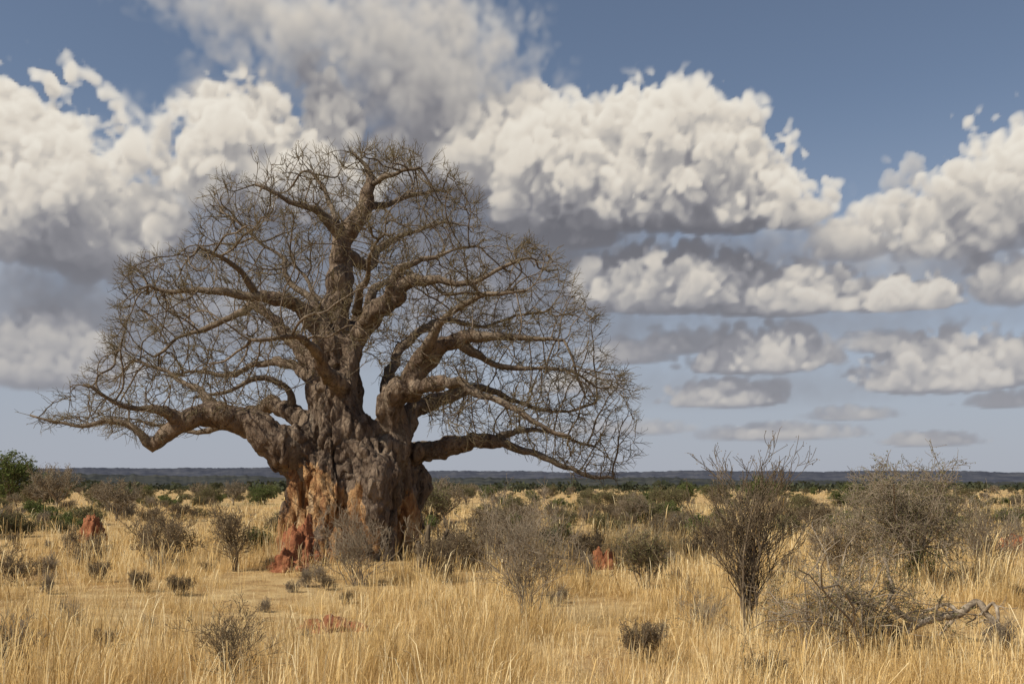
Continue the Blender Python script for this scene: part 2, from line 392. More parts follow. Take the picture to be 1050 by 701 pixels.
# ---------------------------------------------------------------- shrubs
def shrub(seed,h,w,stems=7,lv=(5,5,4),leaf=None,leafsize=.03,per=2,r0=.02,up=.12,lean=.7,trunk=False,horiz=0.,ang=.5,jit=.2,rmin=.003):
    rg=np.random.default_rng(seed); mb=MB()
    n=stems; az=rg.uniform(0,2*np.pi,n); ra=rg.uniform(.15,1,n)*lean
    d=nrm(np.stack([np.cos(az)*ra*w/h,np.sin(az)*ra*w/h,np.ones(n)],1)); p=np.zeros((n,3)); 
    if trunk: p[:,2]=h*.2
    p+=rg.normal(size=(n,3))*[.05*w,.05*w,0]*(0.25 if trunk else 1); p[:,2]=p[:,2]-.05
    K=6; L=h*rg.uniform(.45,.85,n)*(.85 if trunk else 1); out=[p]
    for k in range(K-1):
        out.append(out[-1]+d*(L/(K-1))[:,None]); d=nrm(d+rg.normal(size=(n,3))*jit+[0,0,up*.3])
    P=np.stack(out,1); R=r0*rg.uniform(.6,1.2,n)[:,None]*np.linspace(1,.3,K)[None]
    tubes(mb,P,R,5)
    if trunk:
        tp=np.array([[0,0,-.1],[.02*h,0,h*.1],[-.01*h,.01*h,h*.22]]); tube1(mb,tp,[r0*2.2,r0*1.7,r0*1.5],8)
    cur=(P,R); LL=h*.42
    for q,m in enumerate(lv):
        cur=branch(cur[0],cur[1],m,LL,ang,rg,up=up,jit=.28,tmin=.2,rs=.6,K=4,flat=1-horiz)
        tubes(mb,cur[0],np.maximum(cur[1],rmin),3); LL*=.55
    if leaf is not None:
        pts=cur[0][:,1:].reshape(-1,3); leaves(mb,pts,leafsize,rg,1,per,leafsize*1.5,horiz)
    return mb
def place(mb,name,loc,mats,rot=0,sc=1):
    o=mb.obj(name,mats); o.location=loc; o.rotation_euler=(0,0,rot); o.scale=(sc,sc,sc); return o
def at_(name,a,b_,hpx,wpx,seed,mats,**k):
    loc,px=G(a,b_); mb=shrub(seed,hpx*px,wpx*px,**k); loc[2]-=.03; return place(mb,name,loc,mats)
GT=[M_greytwig,M_leafo]; BT=[M_shrubbark,M_leafo]; BG=[M_shrubbark,M_leafg]; BD=[M_shrubbark,M_leafb]; GD=[M_greytwig,M_leafb]
at_('bare_sapling',768,655,200,80,1,BD,stems=10,lv=(6,5,3),r0=.028,lean=.42,up=.15,leaf=1,leafsize=.015,per=1,ang=.36,jit=.12,rmin=.0045)
at_('acacia_shrub',938,606,152,190,2,[M_greytwig,M_leafo],stems=16,lv=(6,6,6),r0=.045,lean=.95,leaf=1,leafsize=.022,per=1,trunk=True,up=.04,rmin=.005,ang=.6)
at_('bare_shrub',368,598,88,90,3,GT,stems=20,lv=(4,4,3),r0=.014,lean=.8,rmin=.0045)
at_('bare_shrub',543,640,150,100,4,GD,stems=16,lv=(4,4,3),r0=.013,lean=.7,leaf=1,leafsize=.010,per=1,rmin=.0035)
at_('bare_shrub',522,588,90,90,5,GD,stems=16,lv=(5,5,3),r0=.018,lean=.9,leaf=1,leafsize=.016,per=1,rmin=.005)
at_('bare_shrub',166,576,66,90,6,BD,stems=16,lv=(5,5,3),r0=.02,lean=1.0,leaf=1,leafsize=.022,per=1,rmin=.006)
at_('bare_shrub',242,588,76,40,7,BD,stems=12,lv=(5,4,3),r0=.014,lean=.6,leaf=1,leafsize=.02,per=1,rmin=.005)
at_('green_shrub',661,604,70,46,8,[M_shrubbark,M_leafo],stems=12,lv=(5,5,3),r0=.014,lean=.8,leaf=1,leafsize=.022,per=1,rmin=.005)
at_('dark_shrub',238,712,108,44,9,BD,stems=12,lv=(4,4,3),r0=.008,lean=.35,leaf=1,leafsize=.010,per=1,rmin=.0022)
at_('bare_shrub',715,652,66,70,10,GD,stems=12,lv=(4,4,3),r0=.008,lean=.9,rmin=.0025)
at_('bare_shrub',82,574,40,66,12,BD,stems=12,lv=(5,4,3),r0=.014,lean=1,leaf=1,leafsize=.022,per=1,rmin=.005)
at_('green_shrub',714,556,28,16,13,BG,stems=8,lv=(5,5,3),r0=.02,lean=.5,leaf=1,leafsize=.05,per=1)
at_('bare_shrub',478,586,54,80,14,BD,stems=14,lv=(5,4,3),r0=.02,lean=1,leaf=1,leafsize=.03,per=1,rmin=.006)
at_('bare_shrub',600,582,50,60,15,BD,stems=12,lv=(5,4,3),r0=.016,lean=.9,leaf=1,leafsize=.022,per=1,rmin=.006)
at_('bare_shrub',862,600,84,70,16,GD,stems=14,lv=(5,5,3),r0=.016,lean=.8,leaf=1,leafsize=.016,per=1,rmin=.005)
at_('bare_shrub',1012,588,92,90,17,GD,stems=16,lv=(5,5,3),r0=.018,lean=.9,leaf=1,leafsize=.018,per=1,rmin=.005)
at_('green_shrub',945,608,54,24,18,BG,stems=8,lv=(5,4,3),r0=.008,lean=.4,leaf=1,leafsize=.022,per=1)
at_('bare_shrub',735,574,50,50,19,BD,stems=12,lv=(5,4,3),r0=.016,lean=.8,leaf=1,leafsize=.025,per=1,rmin=.006)
at_('green_shrub',570,562,28,54,20,BG,stems=12,lv=(5,5,3),r0=.02,lean=1,leaf=1,leafsize=.04,per=1)
at_('green_shrub',262,562,30,50,21,BG,stems=12,lv=(5,5,3),r0=.02,lean=1,leaf=1,leafsize=.04,per=1)
at_('bare_shrub',446,596,60,50,22,BD,stems=10,lv=(4,4,3),r0=.014,lean=.8,leaf=1,leafsize=.015,per=1,rmin=.005)
at_('bare_shrub',20,600,46,60,24,BD,stems=12,lv=(5,4,3),r0=.012,lean=.9,leaf=1,leafsize=.018,per=1,rmin=.004)

def brush(a,b_,hpx,wpx,seed,name,mats,n=22,lv=(4,4,3),lf=.014,rs=(.010,.024)):
    loc,px=G(a,b_); rg=np.random.default_rng(seed); h=hpx*px; w=wpx*px; mb=MB()
    az=rg.uniform(0,2*np.pi,n); p=np.stack([rg.normal(size=n)*w*.18,rg.normal(size=n)*w*.18,np.full(n,-.05)],1)
    d=nrm(np.stack([np.cos(az)*.4,np.sin(az)*.4,np.ones(n)*1.5],1)); out=[p]; L=h*rg.uniform(1.0,1.7,n); K=9
    for k in range(K-1):
        out.append(out[-1]+d*(L/(K-1))[:,None]); d=nrm(d+rg.normal(size=(n,3))*.26+np.stack([np.cos(az)*.09,np.sin(az)*.09,np.full(n,-.18)],1))
    P_=np.stack(out,1); P_[:,:,2]=np.maximum(P_[:,:,2],-.05); R_=rg.uniform(rs[0],rs[1],n)[:,None]*np.linspace(1,.4,K)[None]
    tubes(mb,P_,R_,5); cur=(P_,R_); LL=h*.42
    for m in lv:
        cur=branch(cur[0],cur[1],m,LL,.65,rg,up=.0,jit=.32,tmin=.1,rs=.6,K=4); tubes(mb,cur[0],np.maximum(cur[1],.003),3); LL*=.6
    pts=cur[0].reshape(-1,3); leaves(mb,pts[::2],lf,rg,1,1,.03)
    place(mb,name,loc,mats)
brush(866,668,108,90,31,'brush_pile',[M_greytwig,M_leafo],18,lf=.017)
brush(888,660,88,60,34,'brush_pile',[M_shrubbark,M_leafo],12,lf=.019)
brush(836,664,98,56,32,'brush_pile',[M_dead,M_leafb],9,lv=(3,4,3))

# fallen dead branch on the right
loc,px=G(985,655); d0=loc[1]
def Q(a,b_,dy=0): return S(a,b_,dy,D=d0)
lg=[([(918,655,0),(943,638,.0),(965,633,.05),(985,629,.1),(1002,617,.15),(1012,627,.1),(1022,640,0),(1036,658,-.1)],[6,8,8,8,7,7,5,3]),
    ([(1002,618,.15),(990,622,.3),(975,637,.4),(960,654,.5)],[5,5,4,2]),
    ([(1010,627,.1),(1018,619,-.1),(1024,632,-.3),(1008,652,-.4)],[4,4,3,2]),
    ([(985,629,.1),(972,620,.4),(950,626,.6),(935,640,.7)],[5,4,3,2]),
    ([(905,572,.2),(914,596,.1),(912,618,0),(928,632,0),(945,638,0)],[2,4,5,6,6])]
fb=empty('fallen_branch',(loc[0],loc[1],loc[2]))
for i,(L,w) in enumerate(lg):
    mb=MB(); c=catmull(np.array([list(Q(*q))+[ww*.5*px] for q,ww in zip(L,w)]),.04)
    for k in range(len(c)):
        v=Vector(c[k,:3]); c[k,:3]+=np.array(mnoise.noise_vector(v*5))*.035+np.array(mnoise.noise_vector(v*14))*.012; c[k,3]*=1+.35*mnoise.noise(v*8)
    tube1(mb,c[:,:3],c[:,3],9)
    tw,twr=branch(c[None,:,:3],c[None,:,3],10,.4,.6,rng,up=.05,jit=.3,rs=.4,K=4); tubes(mb,tw,np.maximum(twr,.004),4)
    tw,twr=branch(tw,twr,3,.25,.6,rng,up=.05,jit=.3,rs=.6,K=4); tubes(mb,tw,np.maximum(twr,.0025),3)
    mb.obj('limb_%d'%(i+1),[M_dead,M_dead],origin=(loc[0],loc[1],loc[2]),parent=fb)

# snapped stumps beside the trunk
for (a,b_,ln,hh,sd) in [(437,584,2,42,1),(447,584,12,38,2),(466,582,-8,34,3),(432,586,-4,28,4),(490,580,8,30,5)]:
    loc,px=G(a,b_); mb=MB()
    c=catmull(np.array([[0,0,-.2,.11],[ln*px*.4,0,hh*px*.5,.10],[ln*px,.1,hh*px,.05]]),.12)
    for k in range(len(c)): c[k,3]*=1+.25*mnoise.noise(Vector((sd*3,0,c[k,2]*3)))
    tube1(mb,c[:,:3],c[:,3],9)
    tw,twr=branch(c[None,:,:3],c[None,:,3],5,.8,.55,rng,up=.15,jit=.25,rs=.4,K=4); tubes(mb,tw,twr,5)
    tw,twr=branch(tw,twr,4,.5,.5,rng,up=.1,jit=.25,rs=.5,K=4); tubes(mb,tw,twr,4)
    place(mb,'dead_stump',loc,[M_shrubbark])

# termite mounds: low crumbly earth heaps
def mound(name,a,b_,hpx,wpx,seed,pw=.5):
    loc,px=G(a,b_); h=hpx*px; w=wpx*px*.5; nu,nv_=56,28; V=[];
    for j in range(nv_+1):
        t=j/nv_; th=t*math.pi/2
        for i in range(nu):
            an=i/nu*2*math.pi; rr=w*math.cos(th)**(1.0); z=h*math.sin(th)**(1.0+pw)
            ux,uy=math.cos(an)*math.cos(th),math.sin(an)*math.cos(th)
            k=mnoise.noise(Vector((ux*1.5+seed*3,uy*1.5,t)))+.55*mnoise.noise(Vector((ux*4+seed,uy*4,t*3)))+.3*mnoise.noise(Vector((ux*10+seed,uy*10,t*8)))
            V.append((math.cos(an)*rr*(1+.5*k),math.sin(an)*rr*(1+.5*k),z*(1+.7*k)-.06))
    Fq=[(j*nu+i,j*nu+(i+1)%nu,(j+1)*nu+(i+1)%nu,(j+1)*nu+i) for j in range(nv_) for i in range(nu)]
    mb=MB(); mb.add(V,Fq); o=mb.obj(name,[M_red]); o.location=loc
mound('termite_mound',310,584,42,46,1,.9)
mound('termite_mound',292,588,20,36,5)
mound('termite_mound',96,556,24,30,2)
mound('termite_mound',345,644,13,66,3)
mound('termite_mound',322,642,10,36,8)
mound('termite_mound',618,584,17,32,4)
mound('termite_mound',1040,566,17,36,6)
mound('termite_mound',512,572,18,20,7)

# scattered scrub across the plain
scrub=empty('savanna_scrub',(0,60,0)); variants=[]
def vobj(mb,mats):
    o=mb.obj('scrub_proto',mats); me=o.data; bpy.data.objects.remove(o); return me
variants.append(vobj(shrub(101,1.8,2.6,stems=12,lv=(5,5,3),r0=.03,lean=1.,rmin=.008),[M_greytwig,M_leafo]))
variants.append(vobj(shrub(102,2.0,2.6,stems=12,lv=(5,5,3),leaf=1,leafsize=.035,per=1,r0=.03,lean=1.,rmin=.008),[M_shrubbark,M_leafb]))
variants.append(vobj(shrub(103,1.6,2.8,stems=12,lv=(5,5,3),leaf=1,leafsize=.05,per=1,r0=.03,lean=1.1,rmin=.008),[M_shrubbark,M_leafo]))
variants.append(vobj(shrub(104,1.8,2.6,stems=12,lv=(5,5,3),leaf=1,leafsize=.055,per=2,r0=.03,lean=1.1,rmin=.008),[M_shrubbark,M_leafg]))
variants.append(vobj(shrub(105,3.6,5.2,stems=10,lv=(5,5,4),leaf=1,leafsize=.07,per=1,r0=.07,lean=1.1,trunk=True,up=.03,rmin=.01),[M_shrubbark,M_leafo]))
variants.append(vobj(shrub(106,4.0,5.6,stems=10,lv=(5,5,4),leaf=1,leafsize=.09,per=2,r0=.07,lean=1.1,trunk=True,up=.02,horiz=.5,rmin=.01),[M_shrubbark,M_leafg]))
variants.append(vobj(shrub(107,3.4,4.6,stems=10,lv=(5,5,4),leaf=1,leafsize=.05,per=1,r0=.06,lean=1.,trunk=True,up=.05,rmin=.012),[M_greytwig,M_leafb]))
def dup(me,x,y,sc,parent=None,name='bush',rot=None,sz=1,oy=60):
    o=bpy.data.objects.new(name,me); scene.collection.objects.link(o)
    z=float(gh(x,y))-.05
    if parent is not None: o.parent=parent; o.location=(x,y-oy,z)
    else: o.location=(x,y,z)
    o.rotation_euler=(0,0,rng.uniform(0,6.28) if rot is None else rot); o.scale=(sc,sc,sc*sz); return o
for k in range(1900):
    y=math.exp(rng.uniform(math.log(46),math.log(950))); x=y*rng.uniform(-.75,.75)
    near=y<120
    if mnoise.noise(Vector((x*.03,y*.012,4)))<-.12: continue
    w=np.array([.12,.14,.26,.27,.10,.06,.05]) if not near else np.array([.28,.30,.25,.12,.02,.0,.04]); w/=w.sum()
    vi=rng.choice(7,p=w); sc=rng.uniform(.4,1.0)*(1 if near else 1.1)
    if near and rng.uniform()<.25: continue
    dup(variants[vi],x,y,sc,scrub,'bush_%d'%k,sz=rng.uniform(.7,1.05))
forb=empty('dry_forbs',(0,20,0))
for k in range(150):
    y=math.sqrt(rng.uniform(12**2,45**2)); x=y*rng.uniform(-.7,.7)
    if math.hypot(x-base[0],y-TD)<3: continue
    dup(variants[rng.choice([0,1,1,0,0])],x,y,rng.uniform(.12,.36),forb,'forb_%d'%k,sz=rng.uniform(1.0,1.6),oy=20)
def ftree(name,a,b_,vi,hpx,h0):
    loc,px=G(a,b_); dup(variants[vi],loc[0],loc[1],hpx*px/h0,None,name)
ftree('acacia_tree',58,522,6,48,3.6); ftree('green_tree',8,517,5,58,4.3); ftree('brown_tree',649,540,6,38,3.6)
ftree('acacia_tree',676,520,4,22,3.8); ftree('acacia_tree',690,524,4,26,3.8); ftree('acacia_tree',820,536,4,26,3.8)
ftree('green_shrub',1035,540,3,24,1.9); ftree('acacia_tree',600,518,4,18,3.8); ftree('acacia_tree',150,516,4,20,3.8); ftree('acacia_tree',440,540,4,50,3.8)
ftree('acacia_tree',455,536,6,48,3.6); ftree('acacia_tree',105,520,6,28,3.6)
print('scrub',time.time()-T0)

# distant tree belt
mb=MB(); rg=np.random.default_rng(5); n=2600
y=rg.uniform(420,3400,n); x=y*rg.uniform(-.85,.85,n); h=rg.uniform(2.5,7.5,n)*np.where(y>1800,1.5,1)
c=np.stack([x,y,gh(x,y)+h*.5],1); m=32
pts=(c[:,None]+nrm(rg.normal(size=(n,m,3)))*rg.uniform(.3,1,(n,m,1))*np.stack([h*.8,h*.8,h*.42],1)[:,None]).reshape(-1,3)
u=nrm(rg.normal(size=pts.shape)); w_=nrm(np.cross(u,rg.normal(size=pts.shape))); s=(np.repeat(h,m)*.19*rg.uniform(.6,1.4,n*m))[:,None]
V=np.stack([pts-u*s,pts+w_*s*.7,pts+u*s,pts-w_*s*.7],1); tone=np.repeat(np.clip(np.repeat(rg.uniform(0,1,n),m)*.7+rg.uniform(0,.3,n*m),0,1),4)
mb.add(V.reshape(-1,3),np.arange(n*m*4).reshape(-1,4),0,tone)
trk=np.stack([np.stack([c[:,0],c[:,1],c[:,2]*0-.2],1),c],1); tubes(mb,trk,np.repeat((h*.04)[:,None],2,1),4)
mb.obj('distant_tree_belt',[M_leaffar],smooth=False)

# ---------------------------------------------------------------- grass
def pnoise(x,y,s,seed):
    return np.array([mnoise.noise(Vector((a*s,b_*s,seed))) for a,b_ in zip(x,y)])
clr=[(G(340,652)[0],1.5,.9),(G(975,672)[0],1.7,.8),(G(935,668)[0],1.3,.7),(G(1020,676)[0],1.3,.8),(G(865,684)[0],1.0,.5),(G(96,562)[0],2.2,.8),(G(300,600)[0],2.0,.6),(G(618,596)[0],1.8,.6)]
def grass(n_tuft,blades,y0,y1,width,h0,spread,rg):
    y=np.sqrt(rg.uniform(y0**2,y1**2,n_tuft)); x=y*rg.uniform(-.74,.74,n_tuft)
    k=np.hypot(x-base[0],y-TD)>1.9
    patch=1.9*pnoise(x,y,.28,1)+1.5*pnoise(x,y,1.1,2)+.8*pnoise(x,y,.05,3)
    cl=np.zeros(n_tuft)
    for l_,s_,a_ in clr: cl=np.maximum(cl,a_*np.exp(-(((x-l_[0])/s_)**2+((y-l_[1])/(s_*1.3))**2)))
    k&=rg.uniform(size=n_tuft)>cl*.8
    k&=rg.uniform(size=n_tuft)<np.clip(.68+.85*patch,.06,1)
    x=x[k];y=y[k];patch=patch[k];cl=cl[k];n=len(x)
    th=h0*np.clip(.95+.62*patch+rg.normal(size=n)*.32,.25,2.5)*(1-cl); tt=np.clip(.50+.55*pnoise(x,y,.45,7)+rg.normal(size=n)*.22,.02,.98)
    ix=np.repeat(np.arange(n),blades); N=len(ix)
    bx=x[ix]+rg.normal(size=N)*spread; by=y[ix]+rg.normal(size=N)*spread; bz=gh(bx,by)-.03
    stalk=rg.uniform(size=N)<.09; low=(rg.uniform(size=N)<.36)&~stalk
    h=th[ix]*np.where(stalk,rg.uniform(1.1,1.9,N),np.where(low,rg.uniform(.2,.5,N),rg.uniform(.35,1.1,N)))
    az=np.arctan2(by-y[ix],bx-x[ix])+rg.normal(size=N)*1.2; ln=h*np.abs(rg.normal(size=N)*.45+.42)*np.where(stalk,.6,np.where(low,2.8,1))
    dx=np.cos(az)*ln+h*.05; dy=np.sin(az)*ln
    wa=rg.uniform(0,np.pi,N); w=width*rg.uniform(.6,1.4,N)
    wx=np.cos(wa)*w*.5; wy=np.sin(wa)*w*.5
    B=np.stack([bx,by,bz],1); Wv=np.stack([wx,wy,0*wx],1)
    tm_=np.where(stalk,.82,.55)[:,None]; wm=np.where(stalk,1.6,.8)[:,None]
    M=B+np.stack([dx,dy,0*dx],1)*tm_**2+np.stack([0*h,0*h,h],1)*tm_
    Tt=B+np.stack([dx,dy,h*(1-.25*np.clip(ln/h,0,2))],1)
    V=np.stack([B-Wv*.6,B+Wv*.6,M+Wv*wm,M-Wv*wm,Tt],1)
    t=np.clip(tt[ix]+rg.normal(size=N)*.17+np.where(stalk,.06,0),0,1)
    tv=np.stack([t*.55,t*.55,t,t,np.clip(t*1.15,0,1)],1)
    q=(np.arange(N)*5)[:,None]
    f=np.concatenate([q+[0,1,2,3],q+[3,2,4]],1)
    return V.reshape(-1,3),f,tv.ravel(),N
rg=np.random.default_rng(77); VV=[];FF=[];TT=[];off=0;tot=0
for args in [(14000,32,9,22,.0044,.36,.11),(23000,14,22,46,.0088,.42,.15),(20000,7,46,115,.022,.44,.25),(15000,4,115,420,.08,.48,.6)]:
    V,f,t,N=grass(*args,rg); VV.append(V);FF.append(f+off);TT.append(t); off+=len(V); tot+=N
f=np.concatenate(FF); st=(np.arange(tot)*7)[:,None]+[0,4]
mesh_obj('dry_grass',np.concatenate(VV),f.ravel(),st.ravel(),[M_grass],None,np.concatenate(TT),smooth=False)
print('grass blades',tot,time.time()-T0)

# ---------------------------------------------------------------- ground
n=281; t=np.linspace(-1,1,n); g=np.sign(t)*np.abs(t)**3*9500; gx,gy=np.meshgrid(g,g+25); V=np.stack([gx,gy,gh(gx,gy)],-1).reshape(-1,3)
i,j=np.meshgrid(np.arange(n-1),np.arange(n-1)); q=(j*n+i).ravel(); f=np.stack([q,q+1,q+n+1,q+n],1)
M_ground,nt=newmat('savanna_ground'); b=NB(nt); c=b.coord()
n1=b.noise(c,.09,4,.6,.3); n2=b.noise(c,1.1,6,.65); n3=b.noise(c,14,4,.7); n4=b.noise(b.coord((.25,1,1)),.012,5,.65)
col=b.ramp(n2,[(.3,(.28,.165,.075)),(.47,(.47,.32,.15)),(.62,(.60,.44,.225)),(.78,(.70,.55,.31))])
col=b.mix(b.ss(n3,.45,.65,0,.6),col,(.31,.20,.10))
col=b.mix(b.ss(n1,.55,.7,0,.45),col,(.44,.24,.12))
col=b.mix(b.ss(n4,.50,.62,0,.6),col,(.21,.19,.095))
b.bsdf(col,.97,b.m('ADD',n3,b.m('MULTIPLY',n2,2)),.8,.1,spec=.05)
mb=MB(); mb.add(V,f); mb.obj('ground',[M_ground])

# hills
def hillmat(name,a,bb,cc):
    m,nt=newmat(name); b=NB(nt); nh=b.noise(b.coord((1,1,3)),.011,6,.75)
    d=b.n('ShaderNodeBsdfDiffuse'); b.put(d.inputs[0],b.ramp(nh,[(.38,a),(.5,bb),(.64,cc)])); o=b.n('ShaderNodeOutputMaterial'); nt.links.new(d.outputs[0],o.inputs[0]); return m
M_hill=hillmat('hill_haze_woodland',(.045,.051,.072),(.062,.068,.09),(.085,.09,.108))  # far ridge: distance haze mixed into the woodland base colour as bluish grey
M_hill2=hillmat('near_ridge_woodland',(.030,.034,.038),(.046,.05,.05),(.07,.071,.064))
def ridge(name,dist,h,amp,seed,mat,bump=1.0,a0=-1.15,a1=1.15):
    az=np.linspace(a0,a1,1400); rows=[]
    prof=h+amp*(np.sin(az*4.1+seed)+.6*np.sin(az*9.7+seed*2)+.25*np.sin(az*31+seed)+.12*np.sin(az*77+seed*3)) 
    prof=np.maximum(prof,3)+bump*np.array([2.6*mnoise.noise(Vector((a*160,seed,0)))+2.2*mnoise.noise(Vector((a*420,seed,0))) for a in az])
    for k,(dd,hh) in enumerate([(-700,-.02),(-450,.3),(-200,.75),(0,1),(300,.9),(900,-.1)]):
        R_=(dist+dd)*(1+.02*np.sin(az*13+k)); rows.append(np.stack([np.sin(az)*R_,np.cos(az)*R_,prof*hh],1))
    V=np.vstack(rows); m=1400; i,j=np.meshgrid(np.arange(m-1),np.arange(len(rows)-1)); q=(j*m+i).ravel()
    mb=MB(); mb.add(V,np.stack([q,q+m,q+m+1,q+1],1)); mb.obj(name,[mat])
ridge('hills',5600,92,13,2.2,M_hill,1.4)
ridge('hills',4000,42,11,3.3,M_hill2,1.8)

# ---------------------------------------------------------------- clouds: density field + light transport solved in 3D, stored on a sky dome sector
DU=2.0; DW=6.0
U=np.arange(-640,641,DU); Vv=np.arange(-12,560,DU); Wd=(np.arange(42)-20.5)*DW
nu,nv_,nw=len(U),len(Vv),len(Wd)
crg=np.random.default_rng(909)
def interp_mat(x,wl,n):
    p=(x-x[0])/wl+1; i=p.astype(int); f=p-i; M=np.zeros((len(x),n),np.float32)
    ws=[(1-f)**3/6,(3*f**3-6*f**2+4)/6,(-3*f**3+3*f**2+3*f+1)/6,f**3/6]
    for k,w in enumerate(ws): M[np.arange(len(x)),i-1+k]+=w
    return M
def noise3(wl,wlw=None):
    wlw=wlw or wl
    dims=[int((a[-1]-a[0])/w)+5 for a,w in ((Wd,wlw),(Vv,wl),(U,wl))]
    L=crg.normal(size=dims).astype(np.float32)
    A=np.tensordot(interp_mat(Wd,wlw,dims[0]),L,(1,0))
    A=np.einsum('jb,wbc->wjc',interp_mat(Vv,wl,dims[1]),A,optimize=True)
    A=np.matmul(A,interp_mat(U,wl,dims[2]).T)
    return A/A.std()
fall=np.clip(Vv/260,.25,1)[None,:,None].astype(np.float32)
Nf_=np.zeros((nw,nv_,nu),np.float32)
for wl,amp,bil,usefall in ((90,.20,False,1),(44,.20,True,1),(23,.19,True,.6),(12.5,.16,True,.2),(7,.12,True,0),(4.3,.09,False,0)):
    a=noise3(wl,max(wl,12)); a=(np.abs(a)-.8)*1.15 if bil else a*.6
    Nf_+=a*amp*(fall if usefall==1 else (fall**usefall if usefall else 1))
Nf_-=Nf_.mean()
dens=np.zeros_like(Nf_); sig=np.zeros_like(Nf_)
def blob(a,bb,rx,up,dn,sg=.15,A=.8,cz=0,soft=.28,rz=None):
    a0=math.atan((a-CX)/F)*F; e0=math.atan((HY-bb)/math.hypot(F,a-CX))*F
    k=F/math.hypot(F,a-CX); rx,up,dn=rx*k,up*k,dn*k; rz=rz or min(max(rx*.75,26),66)
    iu=(U>a0-rx*1.7)&(U<a0+rx*1.7); iv=(Vv>e0-dn*1.7)&(Vv<e0+up*1.7)
    su=np.nonzero(iu)[0];sv_=np.nonzero(iv)[0]; sl=(slice(None),slice(sv_[0],sv_[-1]+1),slice(su[0],su[-1]+1))
    x=((U[sl[2]]-a0)/rx)[None,None]; yv=Vv[sl[1]]-e0; y_=np.where(yv>0,yv/up,yv/dn)[None,:,None]; z=((Wd-cz)/rz)[:,None,None]
    r_=np.sqrt(x*x+y_*y_+z*z)
    Am=A*(np.clip(1+y_*.75,.3,1))
    d=np.clip((1-r_+Am*Nf_[sl])/soft,0,1)*np.clip((1.32-r_)/.2,0,1)
    dens[sl]=np.maximum(dens[sl],d); sig[sl]=np.maximum(sig[sl],d*sg)
HARD=.2
for q in [
(385,55,165,76,85,.03,1.0,40,1.0),(280,12,150,40,34,.025,1.1,50,1.1),(440,98,90,50,50,.04,1.0,30,.9),(455,20,66,36,40,.03,1.1,40,1.1),
(330,270,300,130,130,.026,.9,50,1.0),(60,335,170,90,60,.032,.9,50,1.0),(560,250,150,70,60,.028,.9,50,1.0),(600,335,200,50,40,.016,.9,50,1.0),
(960,265,150,80,55,.024,.9,50,1.0),(770,262,240,40,40,.022,.9,50,1.0),(200,105,30,16,20,.02,1.2,50,1.0),(850,330,220,40,30,.012,.9,50,1.0),(760,400,260,30,24,.008,.9,50,1.0),
(30,210,110,124,66,HARD,.85,0),(105,240,76,62,50,HARD,.9,10),(150,220,56,36,44,.08,.9,0),(0,145,50,60,60,HARD,.9,-10),
(45,380,110,58,22,.06,1.,10),(20,350,60,24,18,.08,1.,10),
(252,170,80,74,42,HARD,.9,5),(212,180,52,46,36,HARD,.9,0),(336,140,34,74,46,HARD*.7,.9,10),(300,192,90,56,46,.08,1,15),
(430,170,60,36,36,.05,1.2,15),(500,160,70,46,44,.14,1,10),(548,124,36,32,30,.10,1,5),
(585,190,90,72,38,HARD,.9,0),(672,203,120,96,36,HARD,.85,-8),(750,213,90,76,29,HARD,.85,0),(632,158,54,52,54,HARD,.9,-14),(712,176,52,50,44,HARD,.9,0),(560,222,68,28,25,.1,1,5),(800,220,50,36,18,.14,.9,0),
(600,245,44,20,11,.10,1,0),
(690,304,102,60,19,.16,.9,0),(640,305,58,40,17,.14,.9,5),(800,308,96,38,17,.15,.9,5),(745,296,66,44,17,.13,.9,-5),(920,308,86,32,13,.16,.9,0),
(1025,216,80,92,46,HARD,.85,0),(955,232,72,56,38,.14,1,5),(925,188,32,36,40,.04,1.3,10),(1040,288,60,38,26,.12,.9,0),(880,250,56,30,20,.07,1,10),
(965,392,90,56,13,.15,.9,0),(1020,386,58,42,13,.15,.9,0),(905,354,56,20,10,.05,1,0),
(775,374,78,40,11,.14,.9,0),(832,366,42,20,9,.12,.9,0),(700,356,56,22,9,.06,1,0),(640,366,54,22,9,.07,1,0),
(745,411,64,27,8,.12,.9,0),(800,446,90,14,7,.03,1,0),(955,453,56,12,5,.05,1,0),(640,441,80,12,6,.02,1,0),(1030,413,42,16,6,.08,.9,0),(600,398,60,18,6,.05,1,0),(870,427,50,12,5,.04,1,0),
(480,320,80,50,40,.02,1,20),(230,330,120,50,40,.016,1,20)]:
    blob(*q)
print('cloud density',time.time()-T0)
def shift(A,dw,dv,du):
    o=np.zeros_like(A); s=[];d_=[]
    for k,n_ in zip((dw,dv,du),A.shape):
        k=int(round(k)); 
        if abs(k)>=n_: return o
        s.append(slice(max(k,0),n_+min(k,0))); d_.append(slice(max(-k,0),n_+min(-k,0)))
    o[tuple(d_)]=A[tuple(s)]; return o
Ls=(-.46,.82,-.34) # right, up, away from viewer (direction towards the sun)
ST=5.0
def tau(Ldir,nd,A):
    s=A.copy(); n_=1
    for _ in range(nd):
        s=s+shift(s,Ldir[2]*ST*n_/DW,Ldir[1]*ST*n_/DU,Ldir[0]*ST*n_/DU); n_*=2
    return s
ts=tau(Ls,5,dens)*ST; tu=tau((0,1,-.12),5,dens)*ST
lit=.38*np.exp(-ts*.05)+.22*np.exp(-ts*.015)+.42*np.exp(-tu*.022)
del ts,tu
om=1-np.exp(-sig*DW); Tr=np.cumprod(1-om,axis=0); Tb=np.concatenate([np.ones((1,nv_,nu),np.float32),Tr[:-1]],0)
wgt=om*Tb; alpha=wgt.sum(0); litv=(wgt*lit).sum(0)/np.maximum(alpha,1e-4)
del dens,sig,om,Tr,Tb,wgt,lit
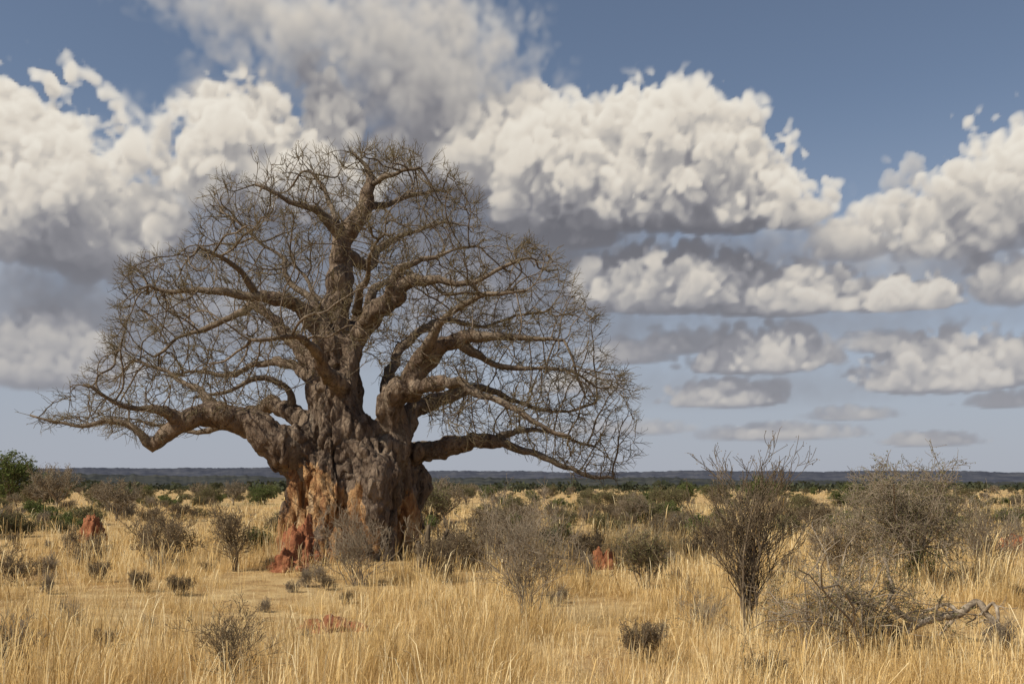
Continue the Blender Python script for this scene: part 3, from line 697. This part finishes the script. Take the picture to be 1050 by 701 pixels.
eu=np.clip((625-np.abs(U))/60,0,1)[None]; ev=np.clip((550-Vv)/60,0,1)[:,None]*np.clip((Vv+5)/45,0,1)[:,None]
alpha=alpha*eu*ev
print('cloud light',litv.min(),litv.max(),alpha.mean(),time.time()-T0)
uu,vv=np.meshgrid(U/F,Vv/F); RD=8800
V=np.stack([np.sin(uu)*np.cos(vv)*RD,np.cos(uu)*np.cos(vv)*RD,np.sin(vv)*RD+CAMH],-1).reshape(-1,3)
i,j=np.meshgrid(np.arange(nu-1),np.arange(nv_-1)); q=(j*nu+i).ravel()
M_cloud,nt=newmat('cumulus_clouds'); b=NB(nt)
def K3(r_,g_,b2): 
    f=lambda c:((c/255+.055)/1.055)**2.4
    return (f(r_),f(g_),f(b2))
aa=b.n('ShaderNodeAttribute'); aa.attribute_name='tone'; al=b.n('ShaderNodeAttribute'); al.attribute_name='lit'
cc=b.ramp(al.outputs['Fac'],[(.10,K3(100,100,107)),(.30,K3(134,133,138)),(.52,K3(178,174,170)),(.76,K3(217,209,197)),(.98,K3(238,232,220))])
ge=b.n('ShaderNodeTexCoord'); sp=b.n('ShaderNodeSeparateXYZ'); nt.links.new(ge.outputs['Object'],sp.inputs[0])
cc=b.mix(b.ss(sp.outputs[2],0,3000,.55,.0),cc,K3(168,170,178))
em=b.n('ShaderNodeEmission'); b.put(em.inputs[0],cc); tp=b.n('ShaderNodeBsdfTransparent'); mx=b.n('ShaderNodeMixShader')
b.put(mx.inputs[0],aa.outputs['Fac']); nt.links.new(tp.outputs[0],mx.inputs[1]); nt.links.new(em.outputs[0],mx.inputs[2])
o=b.n('ShaderNodeOutputMaterial'); nt.links.new(mx.outputs[0],o.inputs[0])
try: M_cloud.cycles.emission_sampling='NONE'
except Exception as e: print(e)
mb=MB(); mb.add(V,np.stack([q,q+1,q+nu+1,q+nu],1),0,np.clip(alpha,0,1).ravel()); so_=mb.obj('sky',[M_cloud])
a_=so_.data.attributes.new('lit','FLOAT','POINT'); a_.data.foreach_set('value',litv.ravel().astype(np.float32))

# ---------------------------------------------------------------- sun + sky
sv=Vector((-.80,-.50,1.0)).normalized()
elev=math.asin(sv.z); azs=math.atan2(sv.x,sv.y)
sl=bpy.data.lights.new('sun','SUN'); sl.energy=5.0; sl.angle=math.radians(.5); sl.color=(1,.91,.75)
so=bpy.data.objects.new('sun',sl); scene.collection.objects.link(so); so.rotation_euler=sv.to_track_quat('Z','Y').to_euler()
w=bpy.data.worlds.new('World'); scene.world=w; w.use_nodes=True; nt=w.node_tree; nt.nodes.clear(); b=NB(nt)
sky=b.n('ShaderNodeTexSky'); sky.sky_type='NISHITA'; sky.sun_disc=False; sky.sun_elevation=elev; sky.sun_rotation=azs
sky.altitude=1000; sky.air_density=1.0; sky.dust_density=1.0; sky.ozone_density=1.2
tc=b.n('ShaderNodeTexCoord'); sp=b.n('ShaderNodeSeparateXYZ'); nt.links.new(tc.outputs['Generated'],sp.inputs[0])
hs=b.n('ShaderNodeHueSaturation'); nt.links.new(sky.outputs[0],hs.inputs['Color']); hs.inputs['Saturation'].default_value=.86; hs.inputs['Value'].default_value=.88
hz=tuple(c*10 for c in K3(165,170,183))
col=b.mix(b.ss(sp.outputs[2],-.02,.37,.93,0),hs.outputs[0],hz)
bg=b.n('ShaderNodeBackground'); nt.links.new(col,bg.inputs[0]); bg.inputs[1].default_value=.1
wo=b.n('ShaderNodeOutputWorld'); nt.links.new(bg.outputs[0],wo.inputs[0])

# ---------------------------------------------------------------- camera
cd=bpy.data.cameras.new('camera'); cam=bpy.data.objects.new('camera',cd); scene.collection.objects.link(cam)
cam.location=(0,0,CAMH); cam.rotation_euler=(math.radians(90),0,0); cd.lens=35; cd.sensor_width=36; cd.shift_y=149.5/1050
cd.clip_start=.1; cd.clip_end=30000
scene.camera=cam
scene.view_settings.view_transform='Standard'; scene.view_settings.look='None'; scene.view_settings.exposure=0
print('done',time.time()-T0)
